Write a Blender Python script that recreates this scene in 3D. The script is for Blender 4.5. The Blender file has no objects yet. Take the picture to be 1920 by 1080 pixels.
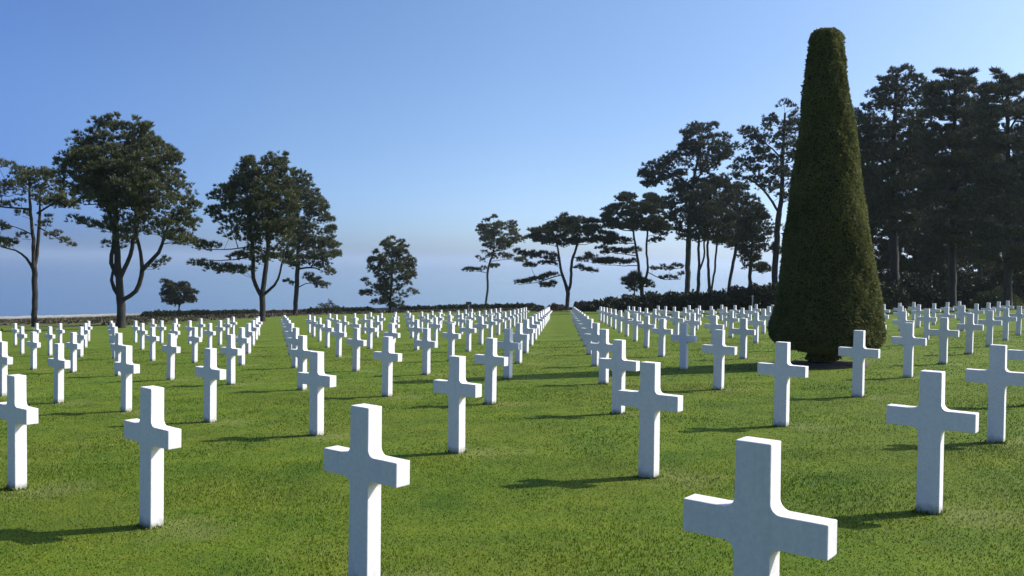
import bpy, math, random
import numpy as np
from mathutils import Matrix, Vector

rng = np.random.default_rng(7)
random.seed(7)
S = bpy.context.scene
COL = S.collection

# ------------------------------------------------------------------ survey
CAM_H = 1.55
FOC = 1697.8          # focal length in pixels of a 1920 px wide picture
PITCH, ROLL = 0.02918, -0.01596
GX, GY = 0.03737, -0.04288            # the lawn falls towards the sea
O = np.array([0.96177, 3.45852])      # nearest cross
A = np.array([-1.74615, 1.45452])     # step along a row of crosses
B = np.array([0.24259, 4.2994])       # step along a line running away
YAW = -0.66841
HT, ARM_T, ARM_B, SPAN, WT, WB, TH = 0.99255, 0.7283, 0.5968, 0.5813, 0.1434, 0.1530, 0.1011

cp, sp = math.cos(PITCH), math.sin(PITCH)
FWD = np.array([0, cp, -sp]); UP = np.array([0, sp, cp]); RT = np.array([1.0, 0, 0])
CX = RT * math.cos(ROLL) - UP * math.sin(ROLL)
CY = RT * math.sin(ROLL) + UP * math.cos(ROLL)
EYE = np.array([0, 0, CAM_H])


def plane(x, y):
    return GX * x + GY * y


def sight(px, py):
    return FWD + CX * (px - 960) / FOC + CY * (540 - py) / FOC


def at(px, py, Y):
    d = sight(px, py)
    return EYE + d * (Y / d[1])


def on_ground(px, py):
    d = sight(px, py)
    s = -CAM_H / (d[2] - GX * d[0] - GY * d[1])
    return EYE + d * s


def lattice(i, j):
    p = O + i * A + j * B
    return np.array([p[0], p[1], plane(p[0], p[1])])


# ------------------------------------------------------------------ helpers
def tag(o, label=None, cat=None, group=None, kind=None):
    if label: o['label'] = label
    if cat: o['category'] = cat
    if group: o['group'] = group
    if kind: o['kind'] = kind
    return o


def mesh_np(name, V, F, mat, smooth=False, k=None):
    """V (n,3); F (m,k) all faces of the same size."""
    V = np.asarray(V, np.float32); F = np.asarray(F, np.int32)
    me = bpy.data.meshes.new(name)
    n, k = F.shape
    me.vertices.add(len(V)); me.vertices.foreach_set('co', V.ravel())
    me.loops.add(n * k); me.loops.foreach_set('vertex_index', F.ravel())
    me.polygons.add(n)
    me.polygons.foreach_set('loop_start', np.arange(0, n * k, k, dtype=np.int32))
    me.polygons.foreach_set('loop_total', np.full(n, k, np.int32))
    if smooth:
        me.polygons.foreach_set('use_smooth', np.ones(n, bool))
    me.update(calc_edges=True)
    me.validate()
    if mat: me.materials.append(mat)
    return me


def obj(name, me, parent=None, loc=None):
    o = bpy.data.objects.new(name, me)
    COL.objects.link(o)
    if parent: o.parent = parent
    if loc is not None: o.location = loc
    return o


def empty(name, loc):
    o = bpy.data.objects.new(name, None)
    o.empty_display_size = 0.3
    COL.objects.link(o); o.location = loc
    return o


# ------------------------------------------------------------------ node helpers
class NT:
    def __init__(self, name):
        self.m = bpy.data.materials.new(name); self.m.use_nodes = True
        self.t = self.m.node_tree; self.n = self.t.nodes; self.l = self.t.links
        self.b = self.n['Principled BSDF']; self.out = self.n['Material Output']

    def node(self, typ, **kw):
        nd = self.n.new(typ)
        for k, v in kw.items():
            if k in nd.inputs.keys() if isinstance(k, str) else False:
                nd.inputs[k].default_value = v
            else:
                setattr(nd, k, v)
        return nd

    def link(self, a, b): self.l.new(a, b)

    def noise(self, scale, detail=4, rough=0.55, vec=None, dist=0.0):
        nd = self.n.new('ShaderNodeTexNoise')
        nd.inputs['Scale'].default_value = scale
        nd.inputs['Detail'].default_value = detail
        nd.inputs['Roughness'].default_value = rough
        nd.inputs['Distortion'].default_value = dist
        if vec is not None: self.link(vec, nd.inputs['Vector'])
        return nd.outputs['Fac']

    def ramp(self, fac, stops):
        nd = self.n.new('ShaderNodeValToRGB')
        cr = nd.color_ramp
        while len(cr.elements) < len(stops): cr.elements.new(0.5)
        for e, (p, c) in zip(cr.elements, stops):
            e.position = p
            e.color = (c[0], c[1], c[2], 1) if not isinstance(c, (int, float)) else (c, c, c, 1)
        self.link(fac, nd.inputs['Fac'])
        return nd.outputs['Color']

    def mix(self, fac, a, b, mode='MIX'):
        nd = self.n.new('ShaderNodeMix'); nd.data_type = 'RGBA'; nd.blend_type = mode
        for sock, v in ((nd.inputs[0], fac), (nd.inputs[6], a), (nd.inputs[7], b)):
            if hasattr(v, 'is_linked'): self.link(v, sock)
            elif isinstance(v, (int, float)): sock.default_value = v
            else: sock.default_value = (v[0], v[1], v[2], 1)
        return nd.outputs[2]

    def math(self, op, a, b=0.0, clamp=False):
        nd = self.n.new('ShaderNodeMath'); nd.operation = op; nd.use_clamp = clamp
        for sock, v in ((nd.inputs[0], a), (nd.inputs[1], b)):
            if hasattr(v, 'is_linked'): self.link(v, sock)
            else: sock.default_value = v
        return nd.outputs[0]

    def pos(self):
        g = self.n.new('ShaderNodeNewGeometry')
        return g.outputs['Position'], g.outputs['Random Per Island'], g

    def bump(self, h, strength, dist):
        nd = self.n.new('ShaderNodeBump')
        nd.inputs['Strength'].default_value = strength
        nd.inputs['Distance'].default_value = dist
        self.link(h, nd.inputs['Height'])
        self.link(nd.outputs['Normal'], self.b.inputs['Normal'])


def lawn_colour(M, P):
    """Colour of mown grass from the place alone: fine mottling, worn and yellowed patches beside the crosses."""
    big = M.noise(0.35, 3, 0.6, P)
    mid = M.noise(1.5, 5, 0.65, P)
    fine = M.noise(14.0, 3, 0.6, P)
    c = M.ramp(mid, [(0.30, (0.044, 0.098, 0.004)), (0.5, (0.086, 0.140, 0.006)), (0.70, (0.134, 0.174, 0.010))])
    c = M.mix(M.math('MULTIPLY', M.ramp(fine, [(0.42, 0.0), (0.72, 1.0)]), 0.38), c, (0.145, 0.165, 0.022))
    c = M.mix(M.math('MULTIPLY', M.ramp(big, [(0.40, 0.0), (0.66, 1.0)]), 0.45), c, (0.114, 0.128, 0.013))
    # worn grass on the sunny side of every cross: nearest grave in the survey grid
    sep = M.n.new('ShaderNodeSeparateXYZ'); M.link(P, sep.inputs[0])
    det = A[0] * B[1] - A[1] * B[0]
    offx, offy = O[0] + 0.28, O[1] - 0.10
    X = M.math('SUBTRACT', sep.outputs[0], offx); Y = M.math('SUBTRACT', sep.outputs[1], offy)
    u = M.math('SUBTRACT', M.math('MULTIPLY', X, B[1] / det), M.math('MULTIPLY', Y, B[0] / det))
    v = M.math('SUBTRACT', M.math('MULTIPLY', Y, A[0] / det), M.math('MULTIPLY', X, A[1] / det))
    fu = M.math('SUBTRACT', u, M.math('ROUND', u)); fv = M.math('SUBTRACT', v, M.math('ROUND', v))
    dx = M.math('ADD', M.math('MULTIPLY', fu, A[0]), M.math('MULTIPLY', fv, B[0]))
    dy = M.math('ADD', M.math('MULTIPLY', fu, A[1]), M.math('MULTIPLY', fv, B[1]))
    d = M.math('SQRT', M.math('ADD', M.math('MULTIPLY', dx, dx), M.math('MULTIPLY', dy, dy)))
    d = M.math('ADD', d, M.math('MULTIPLY', M.math('SUBTRACT', M.noise(3.1, 3, 0.6, P), 0.5), 0.9))
    worn = M.ramp(d, [(0.08, 0.55), (0.48, 0.0)])
    c = M.mix(worn, c, (0.170, 0.185, 0.048))
    return c


# ------------------------------------------------------------------ materials
def mat_ground():
    M = NT('ground_grass')
    P, _, _ = M.pos()
    c = lawn_colour(M, P)
    # rough heath towards the cliff edge
    at_ = M.n.new('ShaderNodeAttribute'); at_.attribute_name = 'rough'
    r = M.math('ADD', at_.outputs['Fac'], M.math('MULTIPLY', M.math('SUBTRACT', M.noise(0.12, 4, 0.65, P), 0.5), 0.5))
    r = M.ramp(r, [(0.38, 0.0), (0.6, 1.0)])
    heath = M.ramp(M.noise(0.5, 5, 0.7, P), [(0.3, (0.035, 0.045, 0.016)), (0.5, (0.085, 0.078, 0.034)), (0.7, (0.145, 0.115, 0.065))])
    c = M.mix(r, c, heath)
    # chalky cliff below the edge
    cl = M.n.new('ShaderNodeAttribute'); cl.attribute_name = 'cliff'
    c = M.mix(cl.outputs['Fac'], c, M.ramp(M.noise(0.2, 5, 0.7, P), [(0.3, (0.16, 0.14, 0.09)), (0.7, (0.36, 0.32, 0.24))]))
    M.link(c, M.b.inputs['Base Color'])
    M.b.inputs['Roughness'].default_value = 0.9
    M.b.inputs['Specular IOR Level'].default_value = 0.15
    h = M.math('ADD', M.noise(55, 3, 0.7, P), M.math('MULTIPLY', M.noise(9, 3, 0.6, P), 0.9))
    M.bump(h, 0.6, 0.04)
    return M.m


def mat_blades():
    M = NT('grass_blade')
    P, rnd, _ = M.pos()
    c = lawn_colour(M, P)
    hs = M.n.new('ShaderNodeHueSaturation')
    M.link(c, hs.inputs['Color'])
    M.link(M.math('ADD', M.math('MULTIPLY', rnd, 0.45), 0.80), hs.inputs['Value'])
    M.link(M.math('ADD', M.math('MULTIPLY', rnd, -0.05), 0.525), hs.inputs['Hue'])
    dry = M.ramp(M.math('FRACT', M.math('MULTIPLY', rnd, 37.7)), [(0.93, 0.0), (0.985, 0.6)])
    cc = M.mix(dry, hs.outputs['Color'], (0.27, 0.24, 0.10))
    M.link(cc, M.b.inputs['Base Color'])
    M.b.inputs['Roughness'].default_value = 0.55
    M.b.inputs['Specular IOR Level'].default_value = 0.25
    tr = M.n.new('ShaderNodeBsdfTranslucent'); M.link(cc, tr.inputs['Color'])
    mx = M.n.new('ShaderNodeMixShader'); mx.inputs[0].default_value = 0.22
    M.link(M.b.outputs[0], mx.inputs[1]); M.link(tr.outputs[0], mx.inputs[2])
    M.link(mx.outputs[0], M.out.inputs['Surface'])
    return M.m


def mat_marble():
    M = NT('white_marble')
    oi = M.n.new('ShaderNodeObjectInfo')
    P, _, g = M.pos()
    tc = M.n.new('ShaderNodeTexCoord')
    add = M.n.new('ShaderNodeVectorMath'); add.operation = 'ADD'
    M.link(tc.outputs['Object'], add.inputs[0])
    sc = M.math('MULTIPLY', oi.outputs['Random'], 40.0)
    cb = M.n.new('ShaderNodeCombineXYZ'); M.link(sc, cb.inputs[0]); M.link(sc, cb.inputs[2])
    M.link(cb.outputs[0], add.inputs[1])
    v = add.outputs[0]
    vein = M.ramp(M.noise(5.0, 6, 0.65, v, 1.2), [(0.44, (0.865, 0.80, 0.805)), (0.50, (0.83, 0.77, 0.78)), (0.56, (0.865, 0.80, 0.805))])
    speck = M.ramp(M.noise(38, 4, 0.7, v), [(0.35, (0.90, 0.90, 0.90)), (0.62, (1, 1, 1))])
    c = M.mix(1.0, vein, speck, 'MULTIPLY')
    # faint weathering: streaks running down and a little soil at the foot
    mp = M.n.new('ShaderNodeMapping'); mp.inputs['Scale'].default_value = (22, 22, 1.6)
    M.link(v, mp.inputs[0])
    streak = M.ramp(M.noise(1.0, 3, 0.6, mp.outputs[0]), [(0.52, 0.0), (0.75, 1.0)])
    c = M.mix(M.math('MULTIPLY', streak, 0.16), c, (0.44, 0.45, 0.42))
    sep = M.n.new('ShaderNodeSeparateXYZ'); M.link(tc.outputs['Object'], sep.inputs[0])
    foot = M.math('ADD', sep.outputs[2], M.math('MULTIPLY', M.noise(16, 3, 0.6, v), 0.10))
    c = M.mix(M.ramp(foot, [(0.07, 0.75), (0.125, 0.0)]), c, (0.26, 0.26, 0.14))
    tone = M.ramp(oi.outputs['Random'], [(0.0, (0.90, 0.90, 0.89)), (0.5, (1, 1, 1)), (1.0, (0.95, 0.95, 0.97))])
    c = M.mix(1.0, c, tone, 'MULTIPLY')
    M.link(c, M.b.inputs['Base Color'])
    M.b.inputs['Roughness'].default_value = 0.55
    M.b.inputs['Specular IOR Level'].default_value = 0.3
    M.bump(M.noise(90, 3, 0.6, v), 0.10, 0.004)
    return M.m


def mat_foliage(name, dark, light, spread=0.5, trans=0.12, patch=0.7):
    M = NT(name)
    P, rnd, _ = M.pos()
    n = M.noise(patch, 3, 0.6, P)
    f = M.math('ADD', M.math('MULTIPLY', rnd, spread), M.math('MULTIPLY', n, 1.0 - spread))
    c = M.ramp(f, [(0.25, dark), (0.75, light)])
    M.link(c, M.b.inputs['Base Color'])
    M.b.inputs['Roughness'].default_value = 0.6
    M.b.inputs['Specular IOR Level'].default_value = 0.25
    tr = M.n.new('ShaderNodeBsdfTranslucent'); M.link(c, tr.inputs['Color'])
    mx = M.n.new('ShaderNodeMixShader'); mx.inputs[0].default_value = trans
    M.link(M.b.outputs[0], mx.inputs[1]); M.link(tr.outputs[0], mx.inputs[2])
    M.link(mx.outputs[0], M.out.inputs['Surface'])
    return M.m


def mat_bark(name, dark, light):
    M = NT(name)
    P, _, _ = M.pos()
    mp = M.n.new('ShaderNodeMapping'); mp.inputs['Scale'].default_value = (5, 5, 1.2)
    M.link(P, mp.inputs[0])
    n = M.noise(1.6, 5, 0.7, mp.outputs[0])
    M.link(M.ramp(n, [(0.35, dark), (0.68, light)]), M.b.inputs['Base Color'])
    M.b.inputs['Roughness'].default_value = 0.9
    M.bump(n, 0.8, 0.06)
    return M.m


def mat_plain(name, stops, scale, rough=0.85, bump=0.3, bd=0.02):
    M = NT(name)
    P, _, _ = M.pos()
    n = M.noise(scale, 5, 0.65, P)
    M.link(M.ramp(n, stops), M.b.inputs['Base Color'])
    M.b.inputs['Roughness'].default_value = rough
    M.bump(n, bump, bd)
    return M.m


def mat_sea():
    M = NT('sea_water')
    P, _, _ = M.pos()
    M.b.inputs['Base Color'].default_value = (0.045, 0.085, 0.125, 1)
    M.b.inputs['Roughness'].default_value = 0.12
    M.b.inputs['IOR'].default_value = 1.33
    n = M.math('ADD', M.noise(0.05, 4, 0.6, P), M.math('MULTIPLY', M.noise(0.4, 3, 0.6, P), 0.3))
    M.bump(n, 0.2, 1.5)
    return M.m


MARBLE = mat_marble()
PINE = mat_foliage('pine_needles', (0.036, 0.050, 0.024), (0.150, 0.148, 0.060), 0.55, 0.20)
PINE_DARK = mat_foliage('dark_pine_needles', (0.022, 0.032, 0.018), (0.085, 0.090, 0.042), 0.55, 0.14)
CEDAR = mat_foliage('cedar_needles', (0.024, 0.036, 0.024), (0.105, 0.112, 0.062), 0.55, 0.14)
YEW = mat_foliage('yew_leaves', (0.066, 0.078, 0.027), (0.255, 0.250, 0.088), 0.45, 0.26, 1.3)
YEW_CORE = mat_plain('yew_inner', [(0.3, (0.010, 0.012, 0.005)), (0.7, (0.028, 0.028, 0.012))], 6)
HEDGE = mat_foliage('hedge_leaves', (0.018, 0.026, 0.014), (0.058, 0.062, 0.032), 0.6, 0.08)
SHRUB = mat_foliage('shrub_leaves', (0.014, 0.020, 0.010), (0.050, 0.055, 0.022), 0.5, 0.10)
PALE_SHRUB = mat_foliage('pale_shrub_leaves', (0.060, 0.075, 0.022), (0.17, 0.18, 0.06), 0.6, 0.15)
RUSSET = mat_foliage('russet_shrub_leaves', (0.045, 0.032, 0.020), (0.14, 0.085, 0.055), 0.6, 0.10)
BARK = mat_bark('pine_bark', (0.012, 0.010, 0.009), (0.042, 0.034, 0.029))
IVY_BARK = mat_bark('ivy_clad_bark', (0.020, 0.026, 0.014), (0.065, 0.070, 0.040))
SOIL = mat_plain('bare_soil', [(0.3, (0.045, 0.030, 0.020)), (0.7, (0.12, 0.085, 0.06))], 9, 0.95, 0.8, 0.05)
STONE = mat_plain('pale_wall_stone', [(0.3, (0.20, 0.20, 0.19)), (0.7, (0.30, 0.29, 0.27))], 1.5)
SIGN = mat_plain('dark_sign_paint', [(0.3, (0.03, 0.04, 0.05)), (0.7, (0.05, 0.06, 0.07))], 3, 0.5, 0.05)
POST = mat_plain('pale_post_paint', [(0.3, (0.38, 0.38, 0.36)), (0.7, (0.5, 0.5, 0.48))], 3, 0.6, 0.05)

# ------------------------------------------------------------------ camera
cam = bpy.data.cameras.new('camera'); camo = bpy.data.objects.new('camera', cam); COL.objects.link(camo)
cam.sensor_width = 36.0; cam.lens = 36.0 * FOC / 1920.0
cam.clip_start = 0.05; cam.clip_end = 120000.0
m = Matrix(((CX[0], CY[0], -FWD[0], 0), (CX[1], CY[1], -FWD[1], 0), (CX[2], CY[2], -FWD[2], CAM_H), (0, 0, 0, 1)))
camo.matrix_world = m
S.camera = camo

# ------------------------------------------------------------------ light
SUN_AZ, SUN_EL = math.radians(76.0), math.radians(39.5)
sd = Vector((math.sin(SUN_AZ) * math.cos(SUN_EL), math.cos(SUN_AZ) * math.cos(SUN_EL), math.sin(SUN_EL)))
sun = bpy.data.lights.new('sun', 'SUN'); sun.energy = 3.4; sun.angle = math.radians(0.5); sun.color = (1.0, 0.955, 0.88)
suno = bpy.data.objects.new('sun', sun); COL.objects.link(suno)
suno.rotation_euler = (-sd).to_track_quat('-Z', 'Y').to_euler()

W = bpy.data.worlds.new('World'); S.world = W; W.use_nodes = True
wt = W.node_tree; bg = wt.nodes['Background']
sky = wt.nodes.new('ShaderNodeTexSky'); sky.sky_type = 'NISHITA'; sky.sun_disc = False
sky.sun_elevation = SUN_EL; sky.sun_rotation = SUN_AZ
sky.air_density = 0.3; sky.dust_density = 1.5; sky.ozone_density = 4.5; sky.altitude = 0
tint = wt.nodes.new('ShaderNodeMix'); tint.data_type = 'RGBA'; tint.blend_type = 'MULTIPLY'; tint.inputs[0].default_value = 1.0
tint.inputs[7].default_value = (0.985, 1.045, 1.0, 1)
wt.links.new(sky.outputs[0], tint.inputs[6])
tcw = wt.nodes.new('ShaderNodeTexCoord')          # the sky is deeper away from the sun, paler towards it
dotn = wt.nodes.new('ShaderNodeVectorMath'); dotn.operation = 'DOT_PRODUCT'
dotn.inputs[1].default_value = (math.sin(SUN_AZ) * 0.5, math.cos(SUN_AZ) * 0.5, 0.0)
wt.links.new(tcw.outputs['Generated'], dotn.inputs[0])
addn = wt.nodes.new('ShaderNodeMath'); addn.operation = 'ADD'; addn.inputs[1].default_value = 0.5
wt.links.new(dotn.outputs['Value'], addn.inputs[0])
rmp = wt.nodes.new('ShaderNodeValToRGB'); cr = rmp.color_ramp
for e_, (p_, c_) in zip([cr.elements[0], cr.elements[1], cr.elements.new(.5), cr.elements.new(.5)],
                        [(0.36, (.70, .79, .93)), (0.85, (.93, .88, .75)), (0.50, (.97, 1.0, .97)), (0.62, (1.06, 1.09, 1.02))]):
    e_.position = p_; e_.color = (*c_, 1)
wt.links.new(addn.outputs[0], rmp.inputs[0])
tint2 = wt.nodes.new('ShaderNodeMix'); tint2.data_type = 'RGBA'; tint2.blend_type = 'MULTIPLY'; tint2.inputs[0].default_value = 1.0
wt.links.new(tint.outputs[2], tint2.inputs[6]); wt.links.new(rmp.outputs[0], tint2.inputs[7])
rm2 = wt.nodes.new('ShaderNodeValToRGB'); cr = rm2.color_ramp      # sea mist low over the horizon
for e_, (p_, c_) in zip([cr.elements[0], cr.elements[1], cr.elements.new(.5), cr.elements.new(.5)],
                        [(0.36, (.44, .52, .71)), (0.85, (1.05, .98, .88)), (0.50, (.81, .82, .85)), (0.62, (1.01, .95, .90))]):
    e_.position = p_; e_.color = (*c_, 1)
wt.links.new(addn.outputs[0], rm2.inputs[0])
sepw = wt.nodes.new('ShaderNodeSeparateXYZ'); wt.links.new(tcw.outputs['Generated'], sepw.inputs[0])
low = wt.nodes.new('ShaderNodeMapRange'); low.interpolation_type = 'SMOOTHSTEP'
low.inputs['From Min'].default_value = -0.03; low.inputs['From Max'].default_value = 0.19
low.inputs['To Min'].default_value = 1.0; low.inputs['To Max'].default_value = 0.0
wt.links.new(sepw.outputs[2], low.inputs[0])
tint3 = wt.nodes.new('ShaderNodeMix'); tint3.data_type = 'RGBA'; tint3.blend_type = 'MULTIPLY'
wt.links.new(low.outputs[0], tint3.inputs[0])
wt.links.new(tint2.outputs[2], tint3.inputs[6]); wt.links.new(rm2.outputs[0], tint3.inputs[7])
high = wt.nodes.new('ShaderNodeMapRange'); high.inputs['From Min'].default_value = 0.12; high.inputs['From Max'].default_value = 0.32
wt.links.new(sepw.outputs[2], high.inputs[0])
tint4 = wt.nodes.new('ShaderNodeMix'); tint4.data_type = 'RGBA'; tint4.blend_type = 'MULTIPLY'
wt.links.new(high.outputs[0], tint4.inputs[0]); tint4.inputs[7].default_value = (1.06, 1.16, 1.25, 1)
wt.links.new(tint3.outputs[2], tint4.inputs[6]); wt.links.new(tint4.outputs[2], bg.inputs['Color'])
bg.inputs['Strength'].default_value = 0.15
S.view_settings.view_transform = 'Standard'; S.view_settings.look = 'None'
S.view_settings.exposure = 0.85; S.view_settings.gamma = 1.0

# ------------------------------------------------------------------ ground
edge_px = [(-900, 640, 120), (0, 600, None), (213, 594, None), (330, 591, None), (500, 587, None), (700, 583, None), (880, 580, None), (1010, 578.5, None), (1120, 577, None)]
EX, EY = [], []
for px, py, yy in edge_px:
    g = on_ground(px, py) if yy is None else at(px, py, yy)
    EX.append(g[0]); EY.append(g[1])
order = np.argsort(EX); EX = np.array(EX)[order]; EY = np.array(EY)[order]
EX = np.concatenate([[-900], EX, [120, 500, 900]]); EY = np.concatenate([[120], EY, [210, 230, 230]])


def edge_y(x): return np.interp(x, EX, EY)


LX, LY = [], []
for px, py in ((-60, 624), (20, 620), (60, 618), (150, 613), (240, 606), (400, 601), (560, 592), (700, 588), (900, 583), (1040, 582), (1100, 580)):
    g = on_ground(px, py); LX.append(g[0]); LY.append(g[1])
o_ = np.argsort(LX); LX = np.concatenate([[-300], np.array(LX)[o_], [60, 300]]); LY = np.concatenate([[40], np.array(LY)[o_], [120, 130]])


def lawn_y(x): return np.interp(x, LX, LY)


xs = np.unique(np.concatenate([np.linspace(-900, -120, 27), np.linspace(-120, 120, 121), np.linspace(120, 900, 27)]))
fr = np.concatenate([np.linspace(-0.6, 0, 6)[:-1], np.linspace(0, 1, 76)])
drop = [(1.5, -0.5), (6, -4), (14, -14), (30, -32), (55, -50), (90, -66)]
GV, rough, cliff = [], [], []
for x in xs:
    e = float(edge_y(x))
    for f in fr:
        y = f * e
        GV.append((x, y, plane(x, y)))
        rough.append(float(np.clip(0.5 + (y - lawn_y(x)) / 24.0, 0, 1)))
        cliff.append(0.0)
    for dy, dz in drop:
        GV.append((x, e + dy, max(plane(x, e) + dz, -70.0)))
        rough.append(1.0); cliff.append(min(1.0, dy / 14.0))
nr = len(fr) + len(drop)
GF = []
for a in range(len(xs) - 1):
    for b in range(nr - 1):
        GF.append((a * nr + b, (a + 1) * nr + b, (a + 1) * nr + b + 1, a * nr + b + 1))
gme = mesh_np('ground', GV, GF, mat_ground(), True)
for nm, arr in (('rough', rough), ('cliff', cliff)):
    at_ = gme.attributes.new(nm, 'FLOAT', 'POINT'); at_.data.foreach_set('value', np.array(arr, np.float32))
tag(obj('ground', gme), kind='structure')

SEA_Z = -52.0
xs2 = np.array([-40000, -8000, -2000, -600, 0, 600, 2000, 8000, 40000.0]); ys2 = np.array([60, 400, 1200, 4000, 12000, 45000.0])
sv = [(x, y, SEA_Z) for x in xs2 for y in ys2]
sf = [(a * 6 + b, (a + 1) * 6 + b, (a + 1) * 6 + b + 1, a * 6 + b + 1) for a in range(8) for b in range(5)]
tag(obj('sea', mesh_np('sea', sv, sf, mat_sea())), kind='structure')

# ------------------------------------------------------------------ air over the sea
HAZE = 1.7e-4
hx, hy0, hy1, hz0, hz1 = 42000.0, -900.0, 46000.0, -75.0, 60.0
hv = [(x, y, z) for x in (-hx, hx) for y in (hy0, hy1) for z in (hz0, hz1)]
hf = [(0, 1, 3, 2), (4, 6, 7, 5), (0, 4, 5, 1), (2, 3, 7, 6), (0, 2, 6, 4), (1, 5, 7, 3)]
hm = bpy.data.materials.new('haze_air'); hm.use_nodes = True
hn = hm.node_tree; hn.nodes.remove(hn.nodes['Principled BSDF'])
pv = hn.nodes.new('ShaderNodeVolumePrincipled')
pv.inputs['Color'].default_value = (0.86, 0.93, 1.0, 1); pv.inputs['Density'].default_value = HAZE
pv.inputs['Anisotropy'].default_value = 0.62
hn.links.new(pv.outputs[0], hn.nodes['Material Output'].inputs['Volume'])
tag(obj('haze', mesh_np('haze', hv, hf, hm)), kind='stuff')

# ------------------------------------------------------------------ crosses
import bmesh


def cross_mesh():
    r = 0.042; n = 6
    def hw(z): return WB / 2 + (WT - WB) / 2 * z / HT       # the shaft tapers a little
    base = -0.10
    pts = [(hw(0), base), ]
    # right side, going up
    zb = ARM_B; w = hw(zb - r)
    for k in range(n + 1):                                  # lower inner corner
        a = math.pi - (math.pi / 2) * k / n
        pts.append((w + r + r * math.cos(a), zb - r + r * math.sin(a)))
    pts += [(SPAN / 2, ARM_B), (SPAN / 2, ARM_T)]
    w = hw(ARM_T + r)
    for k in range(n + 1):
        a = -math.pi / 2 - (math.pi / 2) * k / n
        pts.append((w + r + r * math.cos(a), ARM_T + r + r * math.sin(a)))
    pts.append((hw(HT), HT))
    out = pts + [(-x, z) for x, z in reversed(pts)]
    bm = bmesh.new()
    f = [bm.verts.new((x, -TH / 2, z)) for x, z in out]
    g = [bm.verts.new((x, TH / 2, z)) for x, z in out]
    bm.faces.new(f); bm.faces.new(list(reversed(g)))
    N = len(out)
    for k in range(N):
        bm.faces.new((f[(k + 1) % N], f[k], g[k], g[(k + 1) % N]))
    bmesh.ops.recalc_face_normals(bm, faces=bm.faces[:])
    sharp = [e for e in bm.edges if e.is_manifold and e.calc_face_angle(0) > 0.6]
    bmesh.ops.bevel(bm, geom=sharp, offset=0.0045, segments=2, affect='EDGES', profile=0.5)
    me = bpy.data.meshes.new('grave_cross'); bm.to_mesh(me); bm.free()
    me.materials.append(MARBLE)
    return me


CROSS = cross_mesh()
ORD = ['zeroth', 'first', 'second', 'third', 'fourth', 'fifth', 'sixth', 'seventh', 'eighth', 'ninth', 'tenth', 'eleventh', 'twelfth',
       'thirteenth', 'fourteenth', 'fifteenth', 'sixteenth', 'seventeenth', 'eighteenth']


def project(p):
    v = np.asarray(p) - EYE; d = v @ FWD
    return 960 + FOC * (v @ CX) / d, 540 - FOC * (v @ CY) / d, d


SPECIAL = {
    (0, 0): 'largest nearest white cross, its foot below the bottom edge of the picture',
    (1, 0): 'big white cross left of centre whose shaft runs off the bottom edge',
    (2, 0): 'white cross front left, throwing a long shadow off the left edge',
    (3, 0): 'white cross with its left arm cut by the left edge, lower left corner',
    (0, 1): 'white cross right behind the nearest one, half hiding a smaller cross on its left',
    (1, 1): 'white cross just right behind the big one that leaves the bottom edge',
    (-1, 1): 'white cross front right, its shadow reaching the right arm of the nearest cross',
    (-2, 2): 'white cross near the right edge, its right arm almost cut by the frame',
    (-2, 3): 'white cross standing in front of the right foot of the tall clipped cone',
    (-1, 2): 'white cross standing just left in front of the trunk of the clipped cone',
}
crosses = []
for i in range(-16, 22):
    for j in range(0, 17):
        jmax = 14 if i <= 0 else 15
        mmax = 18 if j <= 6 else 17
        if j > jmax or i + j > mmax or (i, j) == (-2, 4): continue       # the clipped cone stands in for one stone
        p = lattice(i, j)
        if p[1] < 1.0: continue
        x, y, d = project(p + np.array([0, 0, 0.68]))
        hs = 0.32 * FOC / d
        if not (-hs < x < 1920 + hs): continue
        if project(p + np.array([0, 0, HT]))[1] > 1080: continue
        crosses.append((i, j, p))
front = {}
for i, j, p in crosses: front[i] = min(front.get(i, 99), j)
for i, j, p in crosses:
    o = obj('grave_cross', CROSS, None, p)
    # stones are set by hand: a hair out of true
    o.rotation_euler = (rng.normal(0, 0.004), rng.normal(0, 0.004), YAW + rng.normal(0, 0.008))
    k = j - front[i] + 1
    side, col = ('right', 1 - i) if i <= 0 else ('left', i)
    lab = SPECIAL.get((i, j))
    if not lab:
        who = 'front white cross of' if k == 1 else 'white cross %s from front in' % ORD[k]
        if col == 1:
            lab = '%s the line bordering the central grass aisle on its %s' % (who, side)
        else:
            lab = '%s the %s line %s of the central grass aisle' % (who, ORD[col], side)
    tag(o, lab, 'cross', 'white marble crosses on the lawn')

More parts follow.
